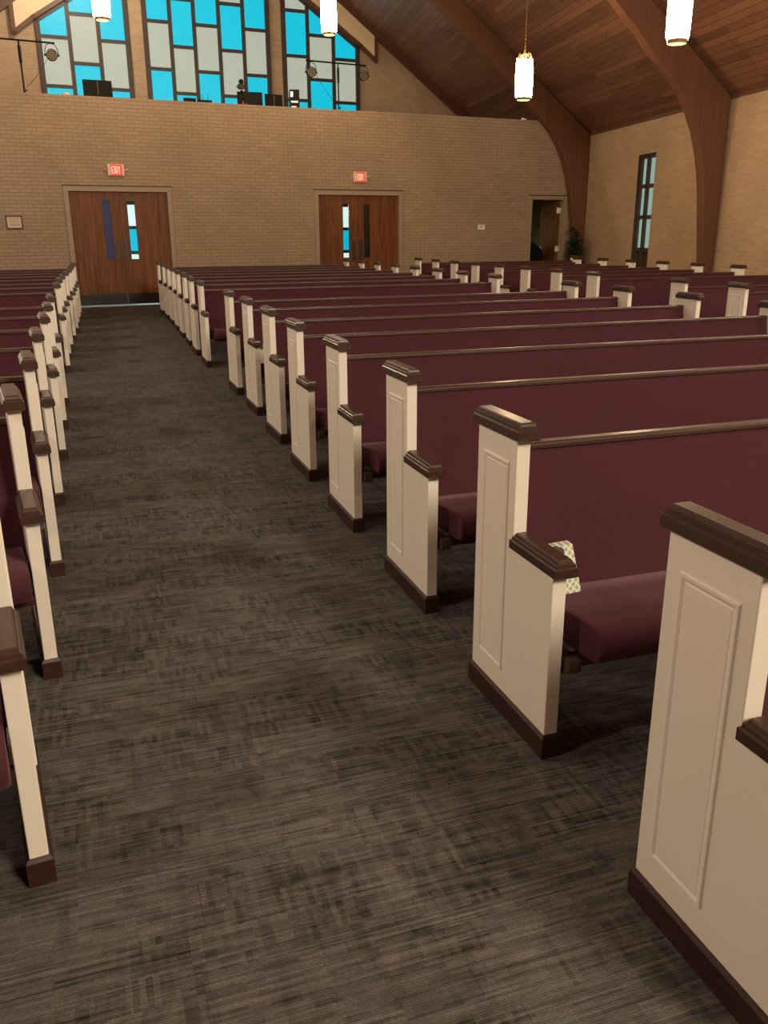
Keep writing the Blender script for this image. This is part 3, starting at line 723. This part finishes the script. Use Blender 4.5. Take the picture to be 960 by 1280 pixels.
c.box(-w, w, -0.03, -0.001, h-t_, h); c.box(-w, w, -0.03, -0.001, -h, -h+t_); c.box(-w, -w+t_, -0.03, -0.001, -h+t_, h-t_); c.box(w-t_, w, -0.03, -0.001, -h+t_, h-t_); c.build('frame', M['plinth'], root, bevel=0.003)
c = MB(); c.box(-w+t_, w-t_, -0.012, -0.002, -h+t_, h-t_); pp = c.build('paper', M['paper'], root)
c = MB()
for i, zz in enumerate((0.065, 0.03, 0.0, -0.035, -0.06)): c.box(-0.10, 0.10-(i % 2)*0.02, -0.0145, -0.012, zz-0.006, zz+0.006)
c.build('text_lines', M['ink'], pp)

# ------------------------------------------------------------------ things on the gallery (floor at z = 3.15)
GF = 3.15
def light_stand(s, g, zbar, xl, xr, xs_l, label, curl):
    root = empty('lighting_stand', LB(s, g, GF), TW, label, 'lighting stand', 'stands with stage lights on the gallery')
    c = MB(); H_ = zbar-GF
    c.tube([(0, 0, 0.35), (0, 0, H_)], 0.018); c.tube([(0, 0, H_-0.42), (0, 0, H_-0.10)], 0.032); c.lathe([(0.022, 1.15), (0.022, 1.2)], 8); c.build('pole', M['blackm'], root)
    c = MB(); c.tube([(xl, 0, H_+0.01), (xr, 0, H_-0.005)], 0.018); c.build('crossbar', M['blackm'], root)
    for i in range(3):
        a = 2*PI*i/3+0.5; c = MB(); c.tube([(0, 0, 0.75), (0.5*math.cos(a), 0.5*math.sin(a), 0.01)], 0.011); c.tube([(0, 0, 0.3), (0.25*math.cos(a), 0.25*math.sin(a), 0.38)], 0.007); c.build('leg', M['blackm'], root)
    c = MB(); c.tube([(0.02, 0, 1.18), (0.06, 0, 1.2)], 0.012); c.build('knob', M['blackm'], root)
    for x in xs_l:
        hx = x
        stage_light(s+x, g, zbar-0.235, root, hx, H_)
    # thin cable
    c = MB(); pts = []
    for i in range(13):
        t = i/12; pts.append((curl*(0.62*(1-t)), 0.02, H_-0.15-0.75*math.sin(t*PI/2)**0.9+0.1*math.sin(t*PI)))
    c.tube(pts, 0.005, 5); o = c.build('power_cable', M['blackm'], root)
SLN = [0]
SLL = ['round black stage light with grid front at the left gallery window', 'round black stage light off the left end of the left gallery stand',
       'round stage light left of the pole on the right gallery stand', 'round stage light hanging right of the right gallery window frame']
def stage_light(s, g, z, stand, hx, H_):
    lb = SLL[SLN[0]]; SLN[0] += 1
    root = empty('stage_light', LB(s, g, z), TW, lb, 'stage light', 'round stage lights on the gallery stands')
    c = MB(); n = 20; prof = [(0.105, -0.05), (0.112, -0.06), (0.112, 0.03), (0.09, 0.10), (0.06, 0.13)]
    v = []
    for r_, y_ in prof:
        for i in range(n): a = 2*PI*i/n; v.append((r_*math.cos(a), y_, r_*math.sin(a)))
    c.add(v, [(n*k+i, n*k+n+i, n*k+n+(i+1) % n, n*k+(i+1) % n) for k in range(len(prof)-1) for i in range(n)]+[tuple(range(n*4, n*5))])
    c.build('can', M['blackm'], root)
    c = MB(); c.add([(0.1*math.cos(2*PI*i/n), -0.045, 0.1*math.sin(2*PI*i/n)) for i in range(n)], [tuple(range(n))]); c.build('lens', M['frame'], root)
    c = MB()
    for q in (-0.06, -0.02, 0.02, 0.06):
        l_ = math.sqrt(0.1**2-q*q); c.box(q-0.005, q+0.005, -0.056, -0.048, -l_, l_); c.box(-l_, l_, -0.056, -0.048, q-0.005, q+0.005)
    c.build('grid', M['blackm'], root)
    c = MB(); c.tube([(-0.135, 0, 0), (-0.125, 0, 0.10), (-0.09, 0, 0.19), (0, 0, 0.222), (0.09, 0, 0.19), (0.125, 0, 0.10), (0.135, 0, 0)], 0.008, 6)
    c.box(-0.15, -0.11, -0.015, 0.015, -0.02, 0.02); c.box(0.11, 0.15, -0.015, 0.015, -0.02, 0.02); c.build('yoke', M['blackm'], root)
light_stand(-0.615, 1.2, 5.27, -0.62, 0.70, (0.62,), 'black stand with crossbar on the gallery, left of the cyan windows', 1)
SLN[0] = 2
light_stand(6.405, 1.2, 5.30, -0.80, 0.72, (-0.68, 0.65), 'black stand with crossbar on the gallery before the right cyan window', -1)
# monitors, speaker, tripod, boxes
def rested(o, label, cat, group=None): return tag(o, label, cat, group)
def screen(s, z0, w, h, tilt, yaw, name, label, ribs=True):
    root = empty(name, LB(s, 1.2, z0), TW+yaw, label, 'monitor')
    c = MB(); c.add([(-w/2, 0, 0), (w/2, 0, 0), (w/2, 0.05, 0), (-w/2, 0.05, 0), (-w/2, tilt, h), (w/2, tilt, h), (w/2, tilt+0.03, h), (-w/2, tilt+0.03, h)],
                    [(0, 3, 2, 1), (4, 5, 6, 7), (0, 1, 5, 4), (1, 2, 6, 5), (2, 3, 7, 6), (3, 0, 4, 7)]); c.build('back_shell', M['black'], root, bevel=0.006)
    c = MB(); c.box(-0.02, 0.02, 0.05, 0.08, z_tab-z0+0.0, h*0.5); c.box(-0.13, 0.13, -0.02, 0.14, z_tab-z0, z_tab-z0+0.015); c.build('stand', M['blackm'], root)
    if ribs:
        c = MB(); c.box(-0.004, 0.004, -0.006+tilt*0.5, 0.012, 0.03, h-0.03); c.build('seam', M['ink'], root)
z_tab = 4.10
# control desk carrying the gear (just below the parapet top)
root = empty('control_desk', LB(4.2, 1.25, GF), TW, 'dark control desk on the gallery, carrying the monitors behind the parapet', 'desk')
c = MB(); c.box(-4.4, 1.8, -0.3, 0.35, z_tab-GF-0.04, z_tab-GF); c.build('desk_top', M['plinth'], root)
for x in (-4.3, -1.2, 1.7):
    for y in (-0.25, 0.3): c = MB(); c.box(x-0.03, x+0.03, y-0.03, y+0.03, 0, z_tab-GF-0.04); c.build('leg', M['plinth'], root)
screen(0.865, 4.22, 0.60, 0.405, 0.03, 0.0, 'monitor', 'black monitor before the left cyan window on the gallery')
screen(4.22, 4.16, 0.58, 0.415, 0.03, -0.12, 'monitor', 'black monitor right of the tripod on the gallery', False)
screen(4.80, 4.14, 0.44, 0.415, 0.03, 0.12, 'monitor', 'smaller black monitor at the brick pier between gallery windows')
root = empty('computer_tower', LB(5.29, 1.2, z_tab), TW-0.25, 'black computer tower with grey front details on the gallery', 'computer')
c = MB(); c.box(-0.10, 0.12, 0, 0.34, 0.0, 0.58); c.build('case', M['black'], root, bevel=0.008)
c = MB(); c.box(-0.09, -0.03, -0.012, 0.0, 0.42, 0.53); c.box(-0.08, 0.08, -0.012, 0, 0.30, 0.335); c.box(-0.07, 0.04, -0.012, 0, 0.20, 0.22); c.box(0.02, 0.1, -0.012, 0, 0.10, 0.15); c.build('front_bays', M['steel'], root)
root = empty('camera_tripod', LB(3.90, 0.75, GF), TW, 'small black camera on a tripod before the middle gallery window', 'tripod')
c = MB(); c.tube([(0, 0, 0.75), (0, 0, 1.36)], 0.018); c.lathe([(0.03, 1.30), (0.05, 1.34), (0.02, 1.38)], 10); c.build('column', M['blackm'], root)
for a in (2.6, 0.4, 4.6):
    ca, sa = math.cos(a), math.sin(a); c = MB(); c.tube([(0.02*ca, 0.02*sa, 1.25), (0.10*ca, 0.10*sa, 1.12)], 0.014)
    c.build('leg_joint', M['blackm'], root)
    c = MB(); c.tube([(0.10*ca, 0.10*sa, 1.14), (0.46*ca, 0.46*sa, 0.01)], 0.013); c.build('leg', M['orange'], root)['label'] = 'orange tripod leg'
c = MB(); c.box(-0.07, 0.05, -0.06, 0.06, 1.40, 1.50); c.box(-0.12, -0.06, -0.02, 0.02, 1.43, 1.455); c.lathe([(0.035, 1.50), (0.06, 1.54), (0.05, 1.585), (0.02, 1.60)], 10, c=(0, 0, 0)); c.build('camera_head', M['blackm'], root)
root = empty('network_router', LB(3.19, 1.2, z_tab), TW, 'low black box with two thin upright antennas behind the parapet', 'router')
c = MB(); c.box(-0.16, 0.14, 0, 0.2, 0.0, 0.25); c.build('body', M['black'], root, bevel=0.006)
for x in (-0.05, 0.07): c = MB(); c.tube([(x, 0.1, 0.25), (x, 0.1, 0.38)], 0.005, 6); c.build('antenna', M['blackm'], root)
root = empty('laptop', LB(2.88, 1.2, z_tab), TW, 'thin dark lid edge just above the parapet before the middle window', 'laptop')
c = MB(); c.box(-0.15, 0.13, 0, 0.22, 0, 0.02); c.build('keyboard_base', M['black'], root)
c = MB(); c.box(-0.15, 0.13, 0.2, 0.215, 0.02, 0.30); c.build('lid', M['black'], root)
c = MB(); c.lathe([(0.0, 0.0), (0.10, 0.02), (0.105, 0.18), (0.07, 0.235), (0.0, 0.25)], 14, cap=False)
tag(c.build('white_dome', M['white_plain'], loc=LB(0.20, 1.2, z_tab), rz=TW, smooth=True), 'small rounded white object peeking over the parapet at left window', 'dome')
c = MB(); c.box(-0.06, 0.06, 0.03, 0.1, 0, 0.03); c.lathe([(0.02, 0.03), (0.028, 0.05), (0.0, 0.062)], 8, c=(-0.02, 0.065, 0))
tag(c.build('wall_fitting', M['white_plain'], loc=LB(10.91, 0, HP), rz=TW), 'tiny white fitting on the parapet top below the hanging lantern', 'fitting')

# ------------------------------------------------------------------ potted plant by the side doorway
root = empty('potted_plant', LB(12.25, -0.55, 0), TW, 'tall dark green leafy plant in a pot between side doorway and timber arch', 'plant')
c = MB(); c.lathe([(0.12, 0), (0.17, 0.28), (0.18, 0.30), (0.15, 0.30), (0.14, 0.26)], 18); c.build('pot', M['pot'], root, smooth=True)
c = MB(); lf = MB(); rnd = random.Random(3)
for i in range(34):
    a = rnd.uniform(0, 2*PI); hh = rnd.uniform(0.6, 1.2) if i % 4 else rnd.uniform(1.3, 1.68); sp = rnd.uniform(0.04, 0.34)*(1.35-hh/1.6)
    pts = [(0, 0, 0.27), (sp*0.5*math.cos(a), sp*0.5*math.sin(a), 0.27+(hh-0.27)*0.6), (sp*math.cos(a), sp*math.sin(a), hh)]
    c.tube(pts, [0.008, 0.006, 0.003], 5)
    for j in range(26):
        t = rnd.uniform(0.25, 1.0); p0 = Vector(pts[0]).lerp(Vector(pts[1]), min(1, t*2)) if t < 0.5 else Vector(pts[1]).lerp(Vector(pts[2]), t*2-1)
        b2 = rnd.uniform(0, 2*PI); l_ = rnd.uniform(0.12, 0.24); dr = Vector((math.cos(b2), math.sin(b2), rnd.uniform(-0.7, 0.6))).normalized()
        sd = dr.cross(Vector((0, 0, 1))).normalized()*l_*0.24; tip = p0+dr*l_+Vector((0, 0, -0.04)); md = p0+dr*l_*0.5
        lf.add([p0, md+sd, tip, md-sd], [(0, 1, 2, 3)])
c.build('stems', M['pot'], root); lf.build('foliage', M['leaf'], root)
